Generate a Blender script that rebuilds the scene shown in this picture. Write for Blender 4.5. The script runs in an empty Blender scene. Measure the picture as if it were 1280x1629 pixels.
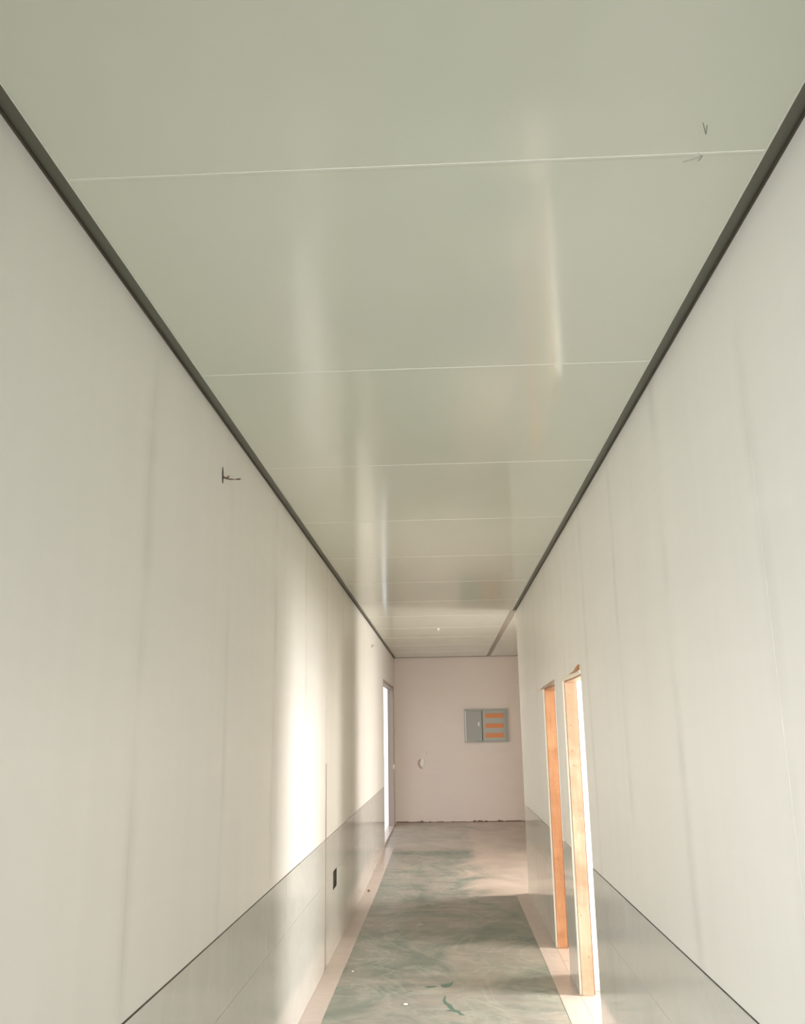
import bpy, bmesh, math, random
from mathutils import Matrix, Vector
random.seed(7)
S = bpy.context.scene
C = S.collection

# ------------------------------------------------------------------ camera
cd = bpy.data.cameras.new('camera'); cam = bpy.data.objects.new('camera', cd); C.objects.link(cam)
cd.sensor_fit = 'VERTICAL'; cd.sensor_height = 36.0; cd.lens = 1399.0 / 1629.0 * 36.0
cd.clip_start = 0.05; cd.clip_end = 300
AX = Vector((0.99874834, -0.02579793, -0.04285122))   # corridor axes seen from the camera (right, down, forward)
AY = Vector((0.04781166, 0.24079061, 0.96939875))
AZ = Vector((-0.01469031, -0.97023417, 0.24172266))
M = Matrix(((AX[0], -AX[1], -AX[2], 0), (AY[0], -AY[1], -AY[2], 0), (AZ[0], -AZ[1], -AZ[2], 1.8), (0, 0, 0, 1)))
cam.matrix_world = M
S.camera = cam

# ------------------------------------------------------------------ world and light
SKY = 1.5
w = bpy.data.worlds.new('world'); S.world = w; w.use_nodes = True
nt = w.node_tree; nt.nodes.clear()
o_ = nt.nodes.new('ShaderNodeOutputWorld'); b_ = nt.nodes.new('ShaderNodeBackground')
tc = nt.nodes.new('ShaderNodeTexCoord'); sx = nt.nodes.new('ShaderNodeSeparateXYZ'); cr = nt.nodes.new('ShaderNodeValToRGB')
nt.links.new(tc.outputs['Generated'], sx.inputs[0]); nt.links.new(sx.outputs['Z'], cr.inputs[0])
cr.color_ramp.elements[0].position = 0.0; cr.color_ramp.elements[0].color = (1.0, 0.98, 0.955, 1)
cr.color_ramp.elements[1].position = 0.9; cr.color_ramp.elements[1].color = (0.93, 0.96, 1.0, 1)
nt.links.new(cr.outputs[0], b_.inputs['Color']); b_.inputs['Strength'].default_value = SKY
nt.links.new(b_.outputs[0], o_.inputs[0])

def daylight(name, loc, target, wd, ht, radiance, col=(1, 1, 1), spread=180):
    """added area lamp, out of view, that stands for daylight from one opening"""
    l = bpy.data.lights.new(name, 'AREA'); l.shape = 'RECTANGLE'; l.size = wd; l.size_y = ht
    l.energy = radiance * math.pi * wd * ht; l.color = col; l.spread = math.radians(spread)
    o = bpy.data.objects.new(name, l); C.objects.link(o); o.location = loc
    o.rotation_euler = (Vector(target) - Vector(loc)).to_track_quat('-Z', 'Y').to_euler()
    return o
daylight('light rear window', (-.05, -3.15, 1.4), (-.05, 5, .5), 1.6, 2.3, 7.0, (.97, .99, 1.0), spread=75)
daylight('light added hall', (-2.4, -2.7, 1.7), (.885, 4.4, 1.15), 1.8, 1.6, 4.7, (.97, .99, 1.0), spread=60)  # added lamp inside the unseen hall, brightens the near right wall
daylight('light window one', (3.36, 6.28, 1.75), (0, 6.28, 1.5), .9, 1.6, 54.0, (1, .99, .98))
daylight('light window two', (3.36, 7.62, 1.75), (0, 7.62, 1.5), .8, 1.6, 32.0, (1, .95, .88))
daylight('light window three', (3.36, 11.55, 1.45), (0, 11.45, .45), 1.0, 2.4, 20.5, (1, .95, .895), spread=120)

S.view_settings.view_transform = 'Standard'; S.view_settings.look = 'None'
S.view_settings.gamma = 1.0; S.view_settings.use_curve_mapping = False
S.view_settings.exposure = -0.03
S.cycles.max_bounces = 14; S.cycles.diffuse_bounces = 10; S.cycles.glossy_bounces = 6
S.cycles.sample_clamp_indirect = 6.0

# ------------------------------------------------------------------ dimensions
XL, XR, ZC = -0.99, 0.885, 3.21
YN, YE = -3.2, 17.6            # behind the camera, far wall
DADO, ROW = 0.96, 0.637
DA = (7.28, 8.17, 2.155)       # farther doorway on the right: y0, y1, head
DB = (5.86, 6.80, 2.155)       # nearer doorway
DL = (14.37, 17.02, 2.62)      # door at the far left
DN = (-3.1, 1.45, -1, 2.72)      # unseen opening added in the left wall to let the hall lamp in
YC = 10.70                     # where the right wall ends
XO = 3.4                       # outer wall of the side rooms

def zf(y):                     # the screed rises gently towards the far end
    return 0.0 if y < 11 else 0.115 * min(1, (y - 11) / 6.6)

# ------------------------------------------------------------------ materials
def mat(name, col, rough=0.5, spec=0.5, metal=0.0, coat=0.0, coat_r=0.1):
    m = bpy.data.materials.new(name); m.use_nodes = True
    b = m.node_tree.nodes['Principled BSDF']
    b.inputs['Base Color'].default_value = (*col, 1); b.inputs['Roughness'].default_value = rough
    b.inputs['Specular IOR Level'].default_value = spec; b.inputs['Metallic'].default_value = metal
    b.inputs['Coat Weight'].default_value = coat; b.inputs['Coat Roughness'].default_value = coat_r
    return m, m.node_tree, b
def N(t, kind, **kw):
    n = t.nodes.new(kind)
    for k, v in kw.items():
        if k in n.inputs: n.inputs[k].default_value = v
        else: setattr(n, k, v)
    return n
def pos(t, scale=(1, 1, 1), loc=(0, 0, 0)):
    g = N(t, 'ShaderNodeNewGeometry'); mp = N(t, 'ShaderNodeMapping')
    mp.inputs['Scale'].default_value = scale; mp.inputs['Location'].default_value = loc
    t.links.new(g.outputs['Position'], mp.inputs['Vector']); return mp.outputs[0]
def noise(t, vec, scale, detail=4, rough=0.55, dist=0.0):
    n = N(t, 'ShaderNodeTexNoise', Scale=scale, Detail=detail, Roughness=rough, Distortion=dist)
    t.links.new(vec, n.inputs['Vector']); return n.outputs['Fac']
def ramp(t, fac, stops):
    r = N(t, 'ShaderNodeValToRGB'); e = r.color_ramp.elements
    while len(e) < len(stops): e.new(0.5)
    for i, (p, c) in enumerate(stops):
        e[i].position = p; e[i].color = (*c, 1) if len(c) == 3 else c
    t.links.new(fac, r.inputs[0]); return r.outputs[0]
def mixc(t, fac, a, b, mode='MIX'):
    n = N(t, 'ShaderNodeMix', data_type='RGBA', blend_type=mode)
    for s, v in ((0, fac), (6, a), (7, b)):
        if isinstance(v, (int, float)): n.inputs[s].default_value = v
        elif isinstance(v, tuple): n.inputs[s].default_value = (*v, 1)
        else: t.links.new(v, n.inputs[s])
    return n.outputs[2]
def mth(t, op, a, b=0.0, c=0.0):
    n = N(t, 'ShaderNodeMath', operation=op)
    for i, v in enumerate((a, b, c)):
        if isinstance(v, (int, float)): n.inputs[i].default_value = v
        else: t.links.new(v, n.inputs[i])
    return n.outputs[0]
def bump(t, b, h, strength=0.1, dist=0.01):
    n = N(t, 'ShaderNodeBump', Strength=strength, Distance=dist)
    t.links.new(h, n.inputs['Height']); t.links.new(n.outputs[0], b.inputs['Normal'])

def wall_paint(name, col, seam0, seamd, rough=0.33):
    m, t, b = mat(name, col, rough, 0.5)
    dark = tuple(c * 0.88 for c in col)
    g = N(t, 'ShaderNodeNewGeometry'); s = N(t, 'ShaderNodeSeparateXYZ'); t.links.new(g.outputs['Position'], s.inputs[0])
    # smeared jointing compound along each panel joint
    wob = mth(t, 'MULTIPLY', mth(t, 'SUBTRACT', noise(t, pos(t, (1, 1.2, 0.8)), 1.3, 3), 0.5), 0.16)
    u = mth(t, 'ADD', mth(t, 'SUBTRACT', s.outputs['Y'], seam0 - seamd * 50), wob)
    d = mth(t, 'ABSOLUTE', mth(t, 'SUBTRACT', mth(t, 'MODULO', mth(t, 'ADD', u, seamd / 2), seamd), seamd / 2))
    band = mth(t, 'SUBTRACT', 1.0, mth(t, 'MULTIPLY', d, 14.0)); band = mth(t, 'MAXIMUM', band, 0.0)
    patch = ramp(t, noise(t, pos(t, (1, 0.8, 1.1)), 1.7, 2), [(0.38, (0, 0, 0)), (0.62, (1, 1, 1))])
    f = mth(t, 'MULTIPLY', mth(t, 'MULTIPLY', band, patch), 0.95)
    c1 = mixc(t, f, col, dark)
    # faint wipe marks
    wipe = ramp(t, noise(t, pos(t, (1, 0.55, 3.0)), 1.6, 5, 0.6, 0.6), [(0.5, (0, 0, 0)), (0.72, (1, 1, 1))])
    c2 = mixc(t, mth(t, 'MULTIPLY', wipe, 0.35), c1, tuple(min(1, c * 1.07) for c in col))
    vert = ramp(t, noise(t, pos(t, (1, 5.0, 0.22)), 1.0, 4), [(0.35, (0.972, 0.972, 0.972)), (0.65, (1, 1, 1))])
    c3 = mixc(t, 1.0, c2, vert, 'MULTIPLY')
    t.links.new(c3, b.inputs['Base Color'])
    r = N(t, 'ShaderNodeMapRange'); r.inputs[3].default_value = rough - 0.06; r.inputs[4].default_value = rough + 0.10
    t.links.new(noise(t, pos(t, (1, 2, 0.6)), 2.0, 4), r.inputs[0]); t.links.new(r.outputs[0], b.inputs['Roughness'])
    bump(t, b, noise(t, pos(t, (1, 1, 0.5)), 2.0, 3), 0.08, 0.02)
    return m

WALL = (0.80, 0.775, 0.725)
m_wall_l = wall_paint('wall paint left', WALL, 2.85, 1.16)
m_wall_r = wall_paint('wall paint right', WALL, 3.47, 1.045)
m_wall_end = wall_paint('end wall plaster', (0.76, 0.655, 0.58), 0.3, 30, 0.5)
m_core, _, _ = mat('wall core', (0.42, 0.40, 0.35), 0.6)
m_room, _, _ = mat('side room paint', (0.84, 0.82, 0.79), 0.6)

def ceiling_mat():
    m, t, b = mat('ceiling panel', (0.60, 0.615, 0.52), 0.17, 0.55)
    v = noise(t, pos(t, (1.2, 0.5, 1)), 1.2, 3)
    c = ramp(t, v, [(0.3, (0.595, 0.625, 0.525)), (0.7, (0.645, 0.655, 0.57))])
    t.links.new(c, b.inputs['Base Color'])
    r = N(t, 'ShaderNodeMapRange'); r.inputs[3].default_value = 0.07; r.inputs[4].default_value = 0.13
    t.links.new(noise(t, pos(t, (6, 0.6, 1)), 1.5, 3), r.inputs[0]); t.links.new(r.outputs[0], b.inputs['Roughness'])
    bump(t, b, noise(t, pos(t, (1, 0.4, 1)), 3.0, 2), 0.05, 0.01)
    return m
m_ceil = ceiling_mat()
m_bead, _, _ = mat('joint bead', (0.68, 0.685, 0.61), 0.2)
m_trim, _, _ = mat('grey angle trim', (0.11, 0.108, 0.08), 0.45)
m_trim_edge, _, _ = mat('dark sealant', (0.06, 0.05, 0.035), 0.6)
m_trim_far, _, _ = mat('taupe ceiling strip', (0.33, 0.29, 0.24), 0.5)
m_frame, _, _ = mat('taupe door frame', (0.33, 0.265, 0.23), 0.5)

def tile_mat(name, a, b2, rough, veins=0.4):
    m, t, b = mat(name, a, rough, 0.55)
    v = noise(t, pos(t, (1, 1, 1)), 2.2, 6, 0.6, 1.4)
    c = ramp(t, v, [(0.3, a), (0.7, b2)])
    n = N(t, 'ShaderNodeTexNoise', Scale=1.6, Detail=5, Roughness=0.6, Distortion=2.5); t.links.new(pos(t), n.inputs['Vector'])
    d = mth(t, 'ABSOLUTE', mth(t, 'SUBTRACT', n.outputs['Fac'], 0.5))
    vein = mth(t, 'MAXIMUM', mth(t, 'SUBTRACT', 1.0, mth(t, 'MULTIPLY', d, 40.0)), 0.0)
    c = mixc(t, mth(t, 'MULTIPLY', vein, veins), c, tuple(min(1, x * 1.25) for x in b2))
    t.links.new(c, b.inputs['Base Color'])
    bump(t, b, noise(t, pos(t), 2.5, 3), 0.03, 0.01)
    return m
m_dado = tile_mat('polished grey wall tile', (0.60, 0.585, 0.54), (0.65, 0.63, 0.585), 0.07, 0.12)
m_border = tile_mat('pinkish floor tile', (0.54, 0.445, 0.395), (0.60, 0.50, 0.445), 0.30, 0.2)

def floor_mat():
    m, t, b = mat('worn green floor', (0.4, 0.42, 0.38), 0.3, 0.5)
    g = N(t, 'ShaderNodeNewGeometry'); s = N(t, 'ShaderNodeSeparateXYZ'); t.links.new(g.outputs['Position'], s.inputs[0])
    v1 = noise(t, pos(t, (1, 0.8, 1)), 1.3, 7, 0.62, 1.2)
    c = ramp(t, v1, [(0.25, (0.12, 0.155, 0.128)), (0.42, (0.205, 0.23, 0.195)), (0.53, (0.30, 0.285, 0.25)), (0.72, (0.38, 0.33, 0.29))])
    # pale scuffs and swirls
    n2 = N(t, 'ShaderNodeTexNoise', Scale=1.1, Detail=6, Roughness=0.55, Distortion=3.2); t.links.new(pos(t, (1, 0.7, 1), (3, 1, 0)), n2.inputs['Vector'])
    d = mth(t, 'ABSOLUTE', mth(t, 'SUBTRACT', n2.outputs['Fac'], 0.52))
    sw = mth(t, 'MAXIMUM', mth(t, 'SUBTRACT', 1.0, mth(t, 'MULTIPLY', d, 22.0)), 0.0)
    c = mixc(t, mth(t, 'MULTIPLY', sw, 0.28), c, (0.50, 0.52, 0.46))
    # dark green spots
    sp = ramp(t, noise(t, pos(t, (1, 0.8, 1), (8, 4, 0)), 3.2, 5, 0.6, 0.5), [(0.63, (0, 0, 0)), (0.70, (1, 1, 1))])
    c = mixc(t, mth(t, 'MULTIPLY', sp, 0.55), c, (0.10, 0.16, 0.12))
    mot = ramp(t, noise(t, pos(t, (0.7, 1.5, 1)), 4.5, 5, 0.65, 0.4), [(0.3, (0.80, 0.80, 0.80)), (0.7, (1.16, 1.14, 1.10))])
    c = mixc(t, 1.0, c, mot, 'MULTIPLY')
    # bare pinkish screed to the right past the end of the wall
    wx = mth(t, 'ADD', s.outputs['X'], mth(t, 'MULTIPLY', mth(t, 'SUBTRACT', v1, 0.5), 1.2))
    far = mth(t, 'MULTIPLY', ramp(t, wx, [(0.15, (0, 0, 0)), (0.45, (1, 1, 1))]), mth(t, 'GREATER_THAN', s.outputs['Y'], 10.6))
    out = mth(t, 'GREATER_THAN', s.outputs['Y'], 14.0)
    pk = ramp(t, v1, [(0.3, (0.40, 0.325, 0.275)), (0.7, (0.58, 0.475, 0.40))])
    c = mixc(t, mth(t, 'MAXIMUM', far, mth(t, 'MULTIPLY', out, 0.6)), c, pk)
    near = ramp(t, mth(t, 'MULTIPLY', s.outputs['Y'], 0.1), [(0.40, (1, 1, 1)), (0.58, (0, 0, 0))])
    c = mixc(t, mth(t, 'MULTIPLY', near, 0.62), c, (0.74, 0.76, 0.69))       # unseen near floor made paler, to bounce light onto the ceiling
    t.links.new(c, b.inputs['Base Color'])
    r = N(t, 'ShaderNodeMapRange'); r.inputs[3].default_value = 0.25; r.inputs[4].default_value = 0.5
    t.links.new(noise(t, pos(t), 3.0, 4), r.inputs[0]); t.links.new(r.outputs[0], b.inputs['Roughness'])
    bump(t, b, noise(t, pos(t), 9.0, 5), 0.12, 0.01)
    return m
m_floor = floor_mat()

def wood_mat(name, a, b2, knot):
    m, t, b = mat(name, a, 0.5)
    v = noise(t, pos(t, (22, 22, 1.6)), 1.2, 5, 0.65, 1.0)
    c = ramp(t, v, [(0.3, a), (0.7, b2)])
    blot = ramp(t, noise(t, pos(t, (1, 1, 1.2)), 2.6, 4, 0.6, 0.5), [(0.38, (0.78, 0.68, 0.60)), (0.62, (1.0, 1.0, 1.0))])
    c = mixc(t, 1.0, c, blot, 'MULTIPLY')
    t.links.new(c, b.inputs['Base Color']); bump(t, b, v, 0.15, 0.004)
    return m
m_wood_o = wood_mat('orange pine', (0.44, 0.20, 0.085), (0.58, 0.31, 0.155), 0)
m_wood_p = wood_mat('pale pine', (0.50, 0.33, 0.225), (0.57, 0.415, 0.30), 0)
m_edge, _, _ = mat('sawn board edge', (0.82, 0.77, 0.66), 0.7)
m_knot_gap, _, _ = mat('nail knot and shadow gap', (0.22, 0.10, 0.05), 0.6)
m_box, _, _ = mat('grey enamel', (0.33, 0.325, 0.28), 0.4)
m_box_in, _, _ = mat('pale grey enamel', (0.42, 0.41, 0.35), 0.45)
m_box_lip, _, _ = mat('bare steel lip', (0.72, 0.68, 0.60), 0.35)
m_orange, _, _ = mat('orange breaker', (0.72, 0.25, 0.07), 0.45)
m_white, _, _ = mat('white plastic', (0.85, 0.84, 0.80), 0.4)
m_black, _, _ = mat('black plastic', (0.02, 0.015, 0.012), 0.6)
m_wire, _, _ = mat('dark wire', (0.05, 0.03, 0.02), 0.6)
m_wire_r, _, _ = mat('red wire', (0.28, 0.09, 0.06), 0.6)
m_brown, _, _ = mat('brown rubble', (0.26, 0.17, 0.13), 0.9)
m_ground, _, _ = mat('outdoor concrete', (0.80, 0.78, 0.75), 0.9)
m_flake, _, _ = mat('plaster flake', (0.90, 0.86, 0.76), 0.8)
m_patch, _, _ = mat('bare plaster patch', (0.50, 0.36, 0.30), 0.8)
m_pencil, _, _ = mat('pencil', (0.30, 0.31, 0.26), 0.8)
m_added_hall, _, _ = mat('dark added hall', (0.20, 0.18, 0.15), 0.8)  # dark colour of the added hall, absorbs bounced light
m_stain, _, _ = mat('dark green paint', (0.10, 0.17, 0.13), 0.45)

# ------------------------------------------------------------------ mesh helpers
def box(bm, x0, x1, y0, y1, z0, z1):
    v = [bm.verts.new(p) for p in ((x0,y0,z0),(x1,y0,z0),(x1,y1,z0),(x0,y1,z0),(x0,y0,z1),(x1,y0,z1),(x1,y1,z1),(x0,y1,z1))]
    for f in ((0,3,2,1),(4,5,6,7),(0,1,5,4),(1,2,6,5),(2,3,7,6),(3,0,4,7)): bm.faces.new([v[i] for i in f])
def tube(bm, pts, r, n=6):
    rings = []
    for i, p in enumerate(pts):
        p = Vector(p); a = Vector(pts[max(0, i-1)]); b = Vector(pts[min(len(pts)-1, i+1)])
        d = (b - a).normalized(); q = d.to_track_quat('Z', 'Y'); rr = r[i] if isinstance(r, (list, tuple)) else r
        rings.append([bm.verts.new(p + q @ Vector((math.cos(k*2*math.pi/n)*rr, math.sin(k*2*math.pi/n)*rr, 0))) for k in range(n)])
    for a, b in zip(rings, rings[1:]):
        for k in range(n): bm.faces.new((a[k], a[(k+1) % n], b[(k+1) % n], b[k]))
    bm.faces.new(rings[0][::-1]); bm.faces.new(rings[-1])
def obj(name, bm, m, parent=None, bevel=0.0, smooth=False):
    bmesh.ops.recalc_face_normals(bm, faces=bm.faces)
    if bevel: bmesh.ops.bevel(bm, geom=bm.edges[:], offset=bevel, segments=2, affect='EDGES', profile=0.5)
    me = bpy.data.meshes.new(name); bm.to_mesh(me); bm.free()
    if smooth:
        for p in me.polygons: p.use_smooth = True
    me.materials.append(m); o = bpy.data.objects.new(name, me); C.objects.link(o)
    if parent:
        o.parent = parent
        o.matrix_parent_inverse = Matrix.Translation(-parent.location) if parent.location.length else Matrix()
    return o
def bx(name, m, dims, parent=None, bevel=0.0):
    bm = bmesh.new(); box(bm, *dims); return obj(name, bm, m, parent, bevel)
def struct(o): o['kind'] = 'structure'; return o
def tag(o, label, cat, group=None):
    o['label'] = label; o['category'] = cat
    if group: o['group'] = group
    return o
def empty(name, loc):
    o = bpy.data.objects.new(name, None); C.objects.link(o); o.location = loc; o.empty_display_size = 0.1; return o

def cells(u0, u1, v0, v1, holes):
    """split the rectangle u,v round rectangular holes"""
    us = sorted({u0, u1, *[min(max(h[i], u0), u1) for h in holes for i in (0, 1)]})
    vs = sorted({v0, v1, *[min(max(h[i], v0), v1) for h in holes for i in (2, 3)]})
    for a, b in zip(us, us[1:]):
        run = None
        for c, d in zip(vs, vs[1:]):
            cu, cv = (a+b)/2, (c+d)/2
            if any(h[0] < cu < h[1] and h[2] < cv < h[3] for h in holes):
                if run: yield (a, b, *run)
                run = None
            else: run = (run[0], d) if run else (c, d)
        if run: yield (a, b, *run)
def wall_y(bm, x0, x1, y0, y1, z0, z1, holes=()):       # wall running along y
    for a, b, c, d in cells(y0, y1, z0, z1, holes): box(bm, x0, x1, a, b, c, d)
def wall_x(bm, y0, y1, x0, x1, z0, z1, holes=()):       # wall running along x
    for a, b, c, d in cells(x0, x1, z0, z1, holes): box(bm, a, b, y0, y1, c, d)
def pieces(name, parent, m, side, x0, x1, ys, z0, z1, holes, gap=0.0012, low=False):
    for a, b in zip(ys, ys[1:]):
        bm = bmesh.new(); n = 0
        for c in cells(a + gap/2, b - gap/2, z0, z1, holes):
            zz0 = max(c[2], zf(c[0]) + 0.001) if low else c[2]
            box(bm, x0, x1, c[0], c[1], zz0, c[3]); n += 1
        if n: obj(name, bm, m, parent)
        else: bm.free()

# ------------------------------------------------------------------ floor
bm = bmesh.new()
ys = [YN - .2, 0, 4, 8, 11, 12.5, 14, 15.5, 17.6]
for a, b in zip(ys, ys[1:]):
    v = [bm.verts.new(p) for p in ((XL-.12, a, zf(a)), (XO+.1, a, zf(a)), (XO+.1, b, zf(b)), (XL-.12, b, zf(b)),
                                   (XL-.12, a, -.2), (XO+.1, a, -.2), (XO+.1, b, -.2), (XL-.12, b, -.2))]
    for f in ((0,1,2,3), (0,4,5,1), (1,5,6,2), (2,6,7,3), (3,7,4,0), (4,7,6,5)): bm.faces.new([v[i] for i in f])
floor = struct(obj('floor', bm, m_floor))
def border(x0, x1, y0, y1, step):
    y = y0
    while y < y1 - 0.05:
        e = min(y + step, y1); a, b = y + .001, e - .001
        bm = bmesh.new(); t = 0.003
        v = [bm.verts.new(p) for p in ((x0,a,zf(a)-.004),(x1,a,zf(a)-.004),(x1,b,zf(b)-.004),(x0,b,zf(b)-.004),(x0,a,zf(a)+t),(x1,a,zf(a)+t),(x1,b,zf(b)+t),(x0,b,zf(b)+t))]
        for f in ((0,3,2,1),(4,5,6,7),(0,1,5,4),(1,2,6,5),(2,3,7,6),(3,0,4,7)): bm.faces.new([v[i] for i in f])
        obj('border_tile', bm, m_border, floor); y = e
border(XL + .001, -0.845, -1.0, 14.36, 0.6)
border(0.742, XR - .001, -1.0, 10.70, 0.6)
for y0 in (5.87, 6.335): bx('border_tile', m_border, (XR + .001, XR + 1.2, y0, y0 + .462, -.004, .003), floor)     # tiles running in through the doorways
for y0 in (7.285, 7.73): bx('border_tile', m_border, (XR + .001, XR + 1.2, y0, y0 + .44, -.004, .003), floor)

# ------------------------------------------------------------------ ceiling
ceiling = struct(bx('ceiling', m_core, (XL-.12, XO+.1, YN-.2, YE+.2, ZC + .02, ZC + .15)))
seams = [1.98 + 1.308 * k for k in range(-4, 13)]
seams = [s for s in seams if .6 < s < YE - .3] + [YE]
for a, b in zip(seams, seams[1:]):
    bx('ceiling_panel', m_ceil, (XL, XR - .012, a + .003, b - .003, ZC, ZC + .025), ceiling)
    if b < YE: bx('joint_strip', m_bead, (XL + .04, XR - .04, b - .0045, b + .0045, ZC - .001, ZC + .02), ceiling)
for a, b in ((YN, 3), (3, 6.9), (6.9, 10.7), (10.7, 12.4), (12.4, 14.1), (14.1, 15.8), (15.8, 17.6)):
    bx('ceiling_panel', m_ceil, (XR + .015, XO, a + .003, b - .003, ZC, ZC + .025), ceiling)
def stroke(pts, r=0.0016):
    bm = bmesh.new(); tube(bm, pts, r, 4); return bm
bm = bmesh.new()
for q in ([(.655,1.86),(.675,1.905)], [(.675,1.905),(.668,1.87)], [(.645,2.01),(.69,1.99)], [(.675,1.975),(.69,1.99)], [(.69,1.99),(.685,2.01)]):
    tube(bm, [(x, y, ZC - .0003) for x, y in q], 0.0012, 4)
obj('pencil_mark', bm, m_pencil, ceiling)
# perimeter angle trims
def angle_trim(name, xw, s, y0, y1, m, wdt=0.040):
    bm = bmesh.new()
    xa, xb = sorted((xw, xw + s * wdt)); box(bm, xa, xb, y0, y1, ZC - .004, ZC + .001)
    o = struct(obj(name, bm, m))
    xa, xb = sorted((xw + s * wdt, xw + s * (wdt + .004))); bx('lip', m_bead, (xa, xb, y0, y1, ZC - .0045, ZC + .001), o)
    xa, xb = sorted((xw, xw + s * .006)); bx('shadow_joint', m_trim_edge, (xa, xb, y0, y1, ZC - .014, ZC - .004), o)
    return o
angle_trim('trim_1', XL, 1, YN, YE, m_trim)
angle_trim('trim_2', XR, -1, YN, YC, m_trim)
struct(bx('trim_3', m_trim_far, (XR - .055, XR + .015, YC + .06, YE, ZC - .006, ZC + .001)))
struct(bx('trim_4', m_trim_far, (XL + .04, XO, YE - .035, YE, ZC - .008, ZC + .001)))

# ------------------------------------------------------------------ left wall
bm = bmesh.new(); wall_y(bm, XL - .10, XL - .010, YN, YE, -.1, ZC + .02, [(DL[0], DL[1], -1, DL[2]), DN])
wl = struct(obj('wall_left', bm, m_core))
hl = [(DL[0], DL[1], -1, DL[2]), DN]
ysl = [YN] + [2.85 + 1.16 * k for k in range(-5, 10)] + [14.36]
pieces('wall_panel', wl, m_wall_l, -1, XL - .010, XL, ysl, DADO + .003, ZC - .001, hl)
pieces('wall_panel', wl, m_wall_l, -1, XL - .010, XL, [14.36, YE], 0.0, ZC - .001, hl, low=True)
up = [4.27 + 1.4 * k for k in range(-5, 8)]; up = [YN] + [y for y in up if YN < y < 14.2] + [14.36]
lo = [4.97 + 1.4 * k for k in range(-6, 7)]; lo = [YN] + [y for y in lo if YN < y < 14.2] + [14.36]
hole_o = [(7.955, 8.215, .50, .65)]
pieces('wall_tile', wl, m_dado, -1, XL - .010, XL + .002, up, ROW + .0005, DADO - .001, [(7.955, 8.215, .50, .65), DN], 0.003)
pieces('wall_tile', wl, m_dado, -1, XL - .010, XL + .002, lo, 0.004, ROW - .001, [(7.955, 8.215, .50, .65), DN], 0.0015, low=True)
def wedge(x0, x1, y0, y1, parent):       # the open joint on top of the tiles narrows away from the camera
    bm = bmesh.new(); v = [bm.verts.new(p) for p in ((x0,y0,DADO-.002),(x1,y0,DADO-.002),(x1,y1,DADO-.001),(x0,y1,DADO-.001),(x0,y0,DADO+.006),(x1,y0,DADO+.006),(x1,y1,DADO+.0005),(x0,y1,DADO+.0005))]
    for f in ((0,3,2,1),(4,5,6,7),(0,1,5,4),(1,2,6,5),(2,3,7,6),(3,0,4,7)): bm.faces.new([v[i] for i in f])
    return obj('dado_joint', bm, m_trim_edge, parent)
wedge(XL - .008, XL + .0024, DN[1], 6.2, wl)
bm = bmesh.new(); v = []
for x in (XL - .001, XL + .006):
    v.append([bm.verts.new((x, y, z)) for y, z in ((7.44, .004), (7.49, .004), (7.475, 1.0), (7.462, 1.55), (7.455, 1.0))])
bm.faces.new(v[0][::-1]); bm.faces.new(v[1])
for i in range(5): bm.faces.new((v[0][i], v[0][(i+1) % 5], v[1][(i+1) % 5], v[1][i]))
obj('seam_shadow', bm, m_frame, wl)  # solid dark wedge standing for the seam and its tapered shadow

# ------------------------------------------------------------------ right wall
hr = [(DA[0], DA[1], -1, DA[2]), (DB[0], DB[1], -1, DB[2])]
bm = bmesh.new(); wall_y(bm, XR + .012, XR + .095, YN, YC, -.1, ZC + .02, hr)
wr = struct(obj('wall_right', bm, m_core))
ysr = [3.47 + 1.045 * k for k in range(-2, 7)] + [YC + .004]
pieces('wall_panel', wr, m_wall_r, 1, XR, XR + .012, ysr, DADO + .003, ZC - .001, hr)
pieces('wall_panel', wr, m_room, 1, XR + .095, XR + .107, [YN, 3.1, 6.85, YC + .004], 0.002, ZC - .001, hr, 0.002)
upr = [4.85 + 1.4 * k for k in range(-5, 5)]; upr = [YN] + [y for y in upr if y > YN] + [YC + .004]
lor = [4.15 + 1.4 * k for k in range(-5, 5)]; lor = [YN] + [y for y in lor if y > YN] + [YC + .004]
pieces('wall_tile', wr, m_dado, 1, XR - .002, XR + .012, upr, ROW + .0005, DADO - .001, hr, 0.0015)
pieces('wall_tile', wr, m_dado, 1, XR - .002, XR + .012, lor, 0.004, ROW - .001, hr, 0.0015)
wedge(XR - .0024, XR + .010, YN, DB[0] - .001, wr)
bx('wall_panel', m_wall_r, (XR, XR + .107, YC + .004, YC + .014, 0.002, ZC - .001), wr)

# ------------------------------------------------------------------ far wall, wall behind, outer walls and partitions
struct(bx('wall_back', m_wall_end, (XL - .12, XO + .1, YE, YE + .12, -.1, ZC + .02)))
WIN_REAR = (-.90, .80, .05, 2.72)
bm = bmesh.new(); wall_x(bm, YN - .12, YN, XL - .12, XO + .1, -.1, ZC + .02, [WIN_REAR])
struct(obj('wall_front', bm, m_brown))  # unseen wall kept dark so less light bounces onto the near ceiling
WINS = [(5.75, 6.80, .9, 2.6), (7.15, 8.10, .9, 2.6), (11.0, 12.1, .13, 2.9)]
bm = bmesh.new(); wall_y(bm, XO, XO + .12, YN, YE, -.1, ZC + .02, WINS)
struct(obj('wall_outer', bm, m_room))
struct(bx('wall_partition', m_room, (XR + .108, XO, 6.90, 6.98, 0.001, ZC)))
struct(bx('wall_partition', m_room, (XR + .108, XO, 10.60, YC, 0.001, ZC)))
struct(bx('wall_partition', m_room, (XR + .108, XO, 3.0, 3.08, 0.001, ZC)))
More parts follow.
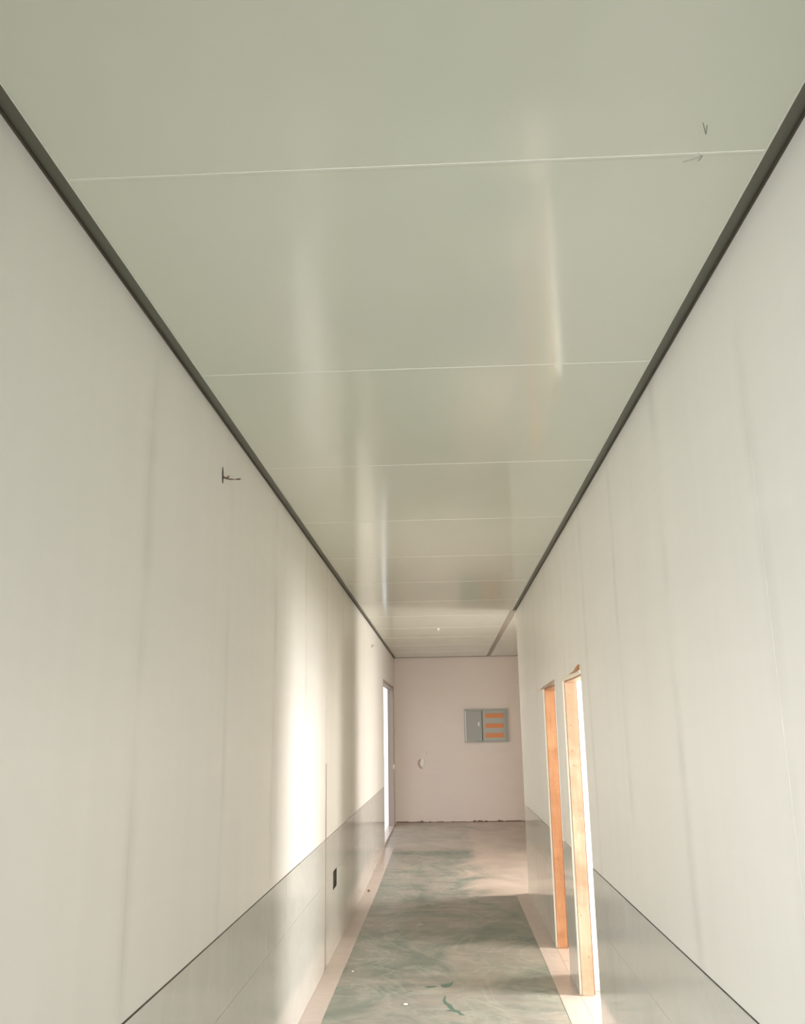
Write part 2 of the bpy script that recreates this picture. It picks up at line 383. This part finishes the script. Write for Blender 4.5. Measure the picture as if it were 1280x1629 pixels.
def window(n, axis, at, a0, a1, z0, z1):
    t = .05; root = empty('window_%d' % n, (at, (a0+a1)/2, z0) if axis == 'y' else ((a0+a1)/2, at, z0)); struct(root)
    def part(nm, u0, u1, v0, v1, m=m_white):
        d = (at - .03, at + .03, u0, u1, v0, v1) if axis == 'y' else (u0, u1, at - .03, at + .03, v0, v1)
        bx(nm, m, d, root)
    part('sill', a0, a1, z0, z0+t); part('head', a0, a1, z1-t, z1)
    if axis == 'y': bx('sky_block_pane', m_white, (at + .02, at + .03, a0+t, a1-t, z0+t, z1-t), root)  # opaque white pane, added to shut out the sky behind the lamp
    else: bx('sky_block_pane', m_white, (a0+t, a1-t, at - .03, at - .02, z0+t, z1-t), root)
    part('jamb', a0, a0+t, z0+t, z1-t); part('jamb', a1-t, a1, z0+t, z1-t)
for i, (a, b, c, d) in enumerate(WINS): window(i+1, 'y', XO + .06, a, b, c, d)
window(4, 'x', YN - .06, *WIN_REAR)
bm = bmesh.new()                      # unseen dark hall, added to soak up bounced light near the camera
box(bm, -4.2, -4.1, YN, 1.6, -.1, ZC); box(bm, -4.1, XL - .10, 1.6, 1.7, -.1, ZC); box(bm, -4.1, XL - .12, YN - .1, YN, -.1, ZC); box(bm, -4.1, XL - .12, YN, 1.6, ZC, ZC + .1); box(bm, -4.1, XL - .12, YN, 1.6, -.1, 0)
struct(obj('wall_added_hall', bm, m_added_hall))
struct(bx('ground', m_ground, (-60, 60, -60, 80, -.6, -.201)))

# ------------------------------------------------------------------ far left door frame
d1 = struct(empty('door_1', (XL - .05, (DL[0]+DL[1])/2, zf(15.7))))
z0 = zf(DL[1])
bx('jamb', m_frame, (XL - .10, XL + .004, DL[1] - .04, DL[1], z0 + .002, DL[2]), d1)
bx('jamb', m_frame, (XL - .10, XL + .002, DL[0], DL[0] + .02, zf(DL[0]) + .002, DL[2]), d1)
bx('head', m_frame, (XL - .10, XL + .004, DL[0] + .02, DL[1] - .04, DL[2] - .05, DL[2]), d1)
bx('casing', m_frame, (XL, XL + .010, DL[1], DL[1] + .05, z0 + .004, DL[2] + .02), d1)
bx('hinge', m_box_lip, (XL - .002, XL + .014, DL[1] - .05, DL[1] - .02, 1.12, 1.20), d1)
bx('threshold', m_border, (XL - .10, XL + .001, DL[0] + .02, DL[1] - .04, zf(DL[0]) - .02, zf(DL[1]) + .012), d1)

# ------------------------------------------------------------------ pine posts and heads lining the two doorways
def doorway(n, D, m, seed, look):
    r = random.Random(seed)
    root = struct(empty('door_%d' % n, (XR + .05, (D[0]+D[1])/2, 0)))
    far = bx('post', m, (XR + .013, XR + .094, D[1] - .035, D[1], .004, D[2] - .02), root, .002); far['label'] = look
    bx('post', m, (XR + .013, XR + .094, D[0], D[0] + .035, .004, D[2] - .02), root, .002)
    bx('header', m, (XR + .013, XR + .094, D[0] + .002, D[1] - .002, D[2] - .02, D[2]), root)
    bx('board_edge', m_edge, (XR - .0005, XR + .0125, D[1] - .012, D[1] - .001, .004, D[2] - .002), root)
    bx('shadow_gap', m_knot_gap, (XR + .0945, XR + .104, D[1] - .012, D[1] - .002, .004, D[2]), root)  # dark strip added for the thin line of shade behind the post
    z = .25
    while z < D[2] - .1:
        x = XR + r.choice((.03, .045, .065, .075)) + r.uniform(-.006, .006); q = r.uniform(.0022, .0042)
        bm = bmesh.new(); bmesh.ops.create_cone(bm, cap_ends=True, segments=8, radius1=q, radius2=q, depth=.004,
            matrix=Matrix.Translation((x, D[1] - .036, z)) @ Matrix.Rotation(math.pi/2, 4, 'X'))
        obj('nail', bm, m_knot_gap, far); z += r.uniform(.07, .28)
    return root
d2 = doorway(2, DA, m_wood_o, 3, 'orange-toned pine post of the farther doorway')
d3 = doorway(3, DB, m_wood_p, 5, 'pale pine post of the nearer doorway')
# torn paper and splinters left by the saw at the heads
def shard(name, pts, thick, m, parent):      # a ragged sliver lying on the wall face, pts in (y, z)
    bm = bmesh.new()
    a = [bm.verts.new((XR - .001, y, z)) for y, z in pts]; b = [bm.verts.new((XR - thick, y, z + .002)) for y, z in pts]
    bm.faces.new(a); bm.faces.new(b[::-1]); n = len(pts)
    for i in range(n): bm.faces.new((a[i], a[(i+1) % n], b[(i+1) % n], b[i]))
    return obj(name, bm, m, parent)
shard('torn_board', [(8.32, 2.150), (8.1, 2.166), (7.7, 2.175), (7.30, 2.185), (7.29, 2.162), (7.7, 2.152), (8.1, 2.146)], .006, m_wood_p, d2)
shard('paper_tear', [(8.75, 2.155), (8.33, 2.170), (8.32, 2.150), (8.6, 2.143)], .003, m_edge, d2)
shard('torn_board', [(6.82, 2.146), (6.75, 2.172), (6.5, 2.178), (6.3, 2.168), (5.95, 2.178), (5.86, 2.17), (5.87, 2.146), (6.3, 2.142)], .008, m_edge, d3)
shard('splinter', [(6.35, 2.168), (6.1, 2.176), (5.98, 2.195), (5.87, 2.205), (5.92, 2.185), (5.88, 2.168), (6.0, 2.162)], .012, m_wood_o, d3)

# ------------------------------------------------------------------ distribution box on the far wall
bxr = empty('distribution_box', (.78, YE, 1.56)); tag(bxr, 'grey metal electrical distribution box mounted on the far wall, orange breaker rows on its right', 'electrical box')
X0, X1, Z0, Z1, XM = .36, 1.20, 1.565, 2.192, .705
bm = bmesh.new(); box(bm, X0, X1, YE - .012, YE, Z0, Z1); obj('back_plate', bm, m_box, bxr)
bm = bmesh.new()
for d in ((X0, X1, Z1-.03, Z1), (X0, X1, Z0, Z0+.03), (X0, X0+.015, Z0+.03, Z1-.03), (X1-.05, X1, Z0+.03, Z1-.03)): box(bm, d[0], d[1], YE - .045, YE - .012, d[2], d[3])
obj('frame', bm, m_box, bxr)
dr = bx('door', m_box, (X0+.045, XM-.008, YE - .055, YE - .02, Z0+.035, Z1-.035), bxr, .003)
bx('lock', m_white, (.625, .650, YE - .066, YE - .055, 1.875, 1.945), dr, .002)
bm = bmesh.new(); box(bm, X0+.016, X0+.036, YE - .050, YE - .013, Z0+.032, Z1-.032); box(bm, X0+.036, .56, YE - .050, YE - .013, Z0+.031, Z0+.034+.01)
lp = obj('door_lip', bm, m_box_lip, bxr); lp['label'] = 'bright steel lip round the left door'
bx('divider', m_trim_edge, (XM-.006, XM+.006, YE - .046, YE - .013, Z0+.031, Z1-.031), bxr)
cv = bx('cover_plate', m_box_in, (XM+.008, X1-.052, YE - .040, YE - .013, Z0+.032, Z1-.032), bxr)
for z in (2.065, 1.875, 1.695):
    row = bx('breaker_row', m_orange, (.765, 1.115, YE - .052, YE - .040, z - .042, z + .042), bxr, .002)
    row['label'] = 'orange row of breakers'
    for k in range(8):
        bx('switch', m_orange, (.772 + k*.043, .806 + k*.043, YE - .060, YE - .052, z - .012, z + .018), row)

# ------------------------------------------------------------------ small things
sb = empty('socket_box', (XL, 8.085, .5)); tag(sb, 'empty black recessed socket box low in the left wall tiles', 'socket box')
bx('back', m_black, (XL - .0099, XL - .006, 7.957, 8.213, .502, .648), sb)
bm = bmesh.new()
for d in ((7.957, 8.213, .642, .648), (7.957, 8.213, .502, .508), (7.957, 7.963, .508, .642), (8.207, 8.213, .508, .642)): box(bm, XL - .006, XL + .001, *d)
obj('rim', bm, m_black, sb)

ws = empty('wire_stub', (XL, 3.82, 2.94)); tag(ws, 'cut electrical wires poking from a dark slot high on the left wall', 'wire')
bm = bmesh.new()
pts = [(3.812, 2.985), (3.819, 2.972), (3.826, 2.955), (3.830, 2.94), (3.826, 2.925), (3.824, 2.91), (3.817, 2.913), (3.812, 2.93), (3.809, 2.955)]
a = [bm.verts.new((XL + .0006, y, z)) for y, z in pts]; b = [bm.verts.new((XL + .0035, y, z)) for y, z in pts]
bm.faces.new(a[::-1]); bm.faces.new(b)
for i in range(len(pts)): bm.faces.new((a[i], a[(i+1) % len(pts)], b[(i+1) % len(pts)], b[i]))
obj('slot', bm, m_wire, ws)
bm = bmesh.new(); tube(bm, [(XL + .001, 3.824, 2.945), (XL + .007, 3.84, 2.940), (XL + .013, 3.86, 2.948), (XL + .018, 3.868, 2.957)], .0035); w1 = obj('wire', bm, m_wire_r, ws, smooth=True); w1['label'] = 'reddish wire end'
bm = bmesh.new(); tube(bm, [(XL + .001, 3.826, 2.94), (XL + .012, 3.85, 2.940), (XL + .025, 3.88, 2.945), (XL + .038, 3.90, 2.950), (XL + .05, 3.92, 2.956), (XL + .058, 3.935, 2.962)], [.003, .003, .0032, .0015, .004, .002]); obj('wire', bm, m_wire, ws, smooth=True)

hk = empty('wall_anchor', (XL, 12.14, 2.94)); tag(hk, 'tiny grey anchor in the far left wall near the ceiling', 'anchor')
bx('plate', m_frame, (XL, XL + .006, 12.125, 12.155, 2.915, 2.965), hk, .002)
bm = bmesh.new(); tube(bm, [(XL + .004, 12.14, 2.945), (XL + .03, 12.14, 2.94), (XL + .035, 12.14, 2.955)], .004); obj('pin', bm, m_frame, hk)

cf = empty('ceiling_fitting', (-.07, 12.6, ZC)); tag(cf, 'tiny white fitting on the ceiling near the far end', 'fitting')
bm = bmesh.new(); bmesh.ops.create_cone(bm, cap_ends=True, segments=16, radius1=.012, radius2=.018, depth=.012, matrix=Matrix.Translation((-.07, 12.6, ZC - .006))); obj('base', bm, m_white, cf)
bm = bmesh.new(); bmesh.ops.create_icosphere(bm, subdivisions=2, radius=.010, matrix=Matrix.Translation((-.07, 12.6, ZC - .014))); obj('lens', bm, m_white, cf, smooth=True)

def flake(name, pts, depth, parent, m):      # curled flake of plaster on the far wall
    bm = bmesh.new(); n = len(pts); cx = sum(p[0] for p in pts)/n; cz = sum(p[1] for p in pts)/n
    a = [bm.verts.new((x, YE - .001, z)) for x, z in pts]; b = [bm.verts.new((cx + (x-cx)*.72, YE - depth, cz + (z-cz)*.8)) for x, z in pts]
    for i in range(n): bm.faces.new((a[i], a[(i+1) % n], b[(i+1) % n], b[i]))
    bm.faces.new(b); bm.faces.new(a[::-1]); return obj(name, bm, m, parent)
fk = empty('plaster_flake', (-.46, YE, 1.09)); tag(fk, 'curled pale flake of plaster hanging on the far wall left of the electrical box', 'plaster flake')
flake('flake', [(-.455, 1.31), (-.43, 1.25), (-.435, 1.17), (-.455, 1.10), (-.50, 1.135), (-.515, 1.20), (-.49, 1.27)], .035, fk, m_flake)
bm = bmesh.new(); a = [bm.verts.new((x, YE - .0005, z)) for x, z in ((-.50,1.28),(-.475,1.12),(-.47,1.08),(-.53,1.11),(-.565,1.18),(-.55,1.25))]; b = [bm.verts.new((v.co.x, YE - .003, v.co.z)) for v in a]
bm.faces.new(a); bm.faces.new(b[::-1]); [bm.faces.new((a[i], a[(i+1) % 6], b[(i+1) % 6], b[i])) for i in range(6)]
obj('bare_patch', bm, m_patch, fk)['label'] = 'bare brownish patch where the plaster came off'
flake('flake', [(-.405, 1.43), (-.385, 1.40), (-.39, 1.355), (-.415, 1.365), (-.418, 1.41)], .02, fk, m_flake)

def lump(name, p, s, m, seed):
    r = random.Random(seed); bm = bmesh.new(); bmesh.ops.create_icosphere(bm, subdivisions=1, radius=1)
    for v in bm.verts: v.co = Vector((v.co.x*s[0], v.co.y*s[1], max(v.co.z, -.4)*s[2])) * r.uniform(.75, 1.2)
    zmin = min(v.co.z for v in bm.verts)
    for v in bm.verts: v.co.z -= zmin
    o = obj(name, bm, m); o.location = p; return o
rr = random.Random(11)
for k in range(16):
    x = rr.uniform(.55, 1.45) if k < 12 else rr.uniform(-.9, .5)
    y = YE - rr.uniform(.02, .06); s = rr.uniform(.012, .03)
    tag(lump('rubble_lump', (x, y, zf(y)), (s*1.3, s*.7, s), m_brown, k), 'small brown lump of rubble along the foot of the far wall', 'rubble', 'rubble lumps along the far wall')
bm = bmesh.new(); x = XL + .01
while x < 1.9:
    wd = rr.uniform(.05, .16); hgt = rr.uniform(.006, .022); box(bm, x, x + wd, YE - rr.uniform(.006, .014), YE, zf(YE) - .01, zf(YE) + hgt); x += wd
struct(obj('foot_strip_back', bm, m_brown))  # ragged brown strip along the foot of the far wall
for i, (x, y, s, lab) in enumerate(((-.765, 7.42, .011, 'pale crumb of plaster on the green floor beside the left border'), (-.32, 6.57, .016, 'larger white plaster crumb on the green floor near the camera'))):
    tag(lump('plaster_crumb', (x, y, .002), (s, s, s*.5), m_flake, 40 + i), lab, 'crumb')
tag(lump('plaster_crumb', (XL + .05, 10.9, .004), (.02, .014, .016), m_brown, 50), 'brown crumb on the border tiles against the left wall', 'crumb')
def splash(name, pts, lab):
    bm = bmesh.new(); a = [bm.verts.new((x, y, .0004)) for x, y in pts]; b = [bm.verts.new((x, y, .0016)) for x, y in pts]
    bm.faces.new(a[::-1]); bm.faces.new(b); n = len(pts)
    for i in range(n): bm.faces.new((a[i], a[(i+1) % n], b[(i+1) % n], b[i]))
    return tag(obj(name, bm, m_stain), lab, 'paint mark')
splash('paint_mark', [(-.055,6.80),(-.046,6.74),(-.052,6.68),(-.035,6.62),(-.01,6.575),(.0,6.52),(.012,6.47),(.045,6.44),(.05,6.40),(.075,6.35),(.04,6.36),(.03,6.41),(-.01,6.44),(-.05,6.45),(-.015,6.475),(-.03,6.52),(-.04,6.57),(-.055,6.60),(-.07,6.68),(-.062,6.74)], 'long ragged dark green paint mark on the floor near the camera')
splash('paint_mark', [(-.09,7.05),(-.06,7.08),(-.02,7.10),(.005,7.14),(.0,7.06),(-.02,7.01),(-.05,6.995),(-.075,7.01)], 'short dark green paint mark farther along the floor')
splash('paint_mark', [(-.20,7.01),(-.15,7.03),(-.11,7.02),(-.13,7.0),(-.17,6.99)], 'smallest dark green paint speck, left of the other two')
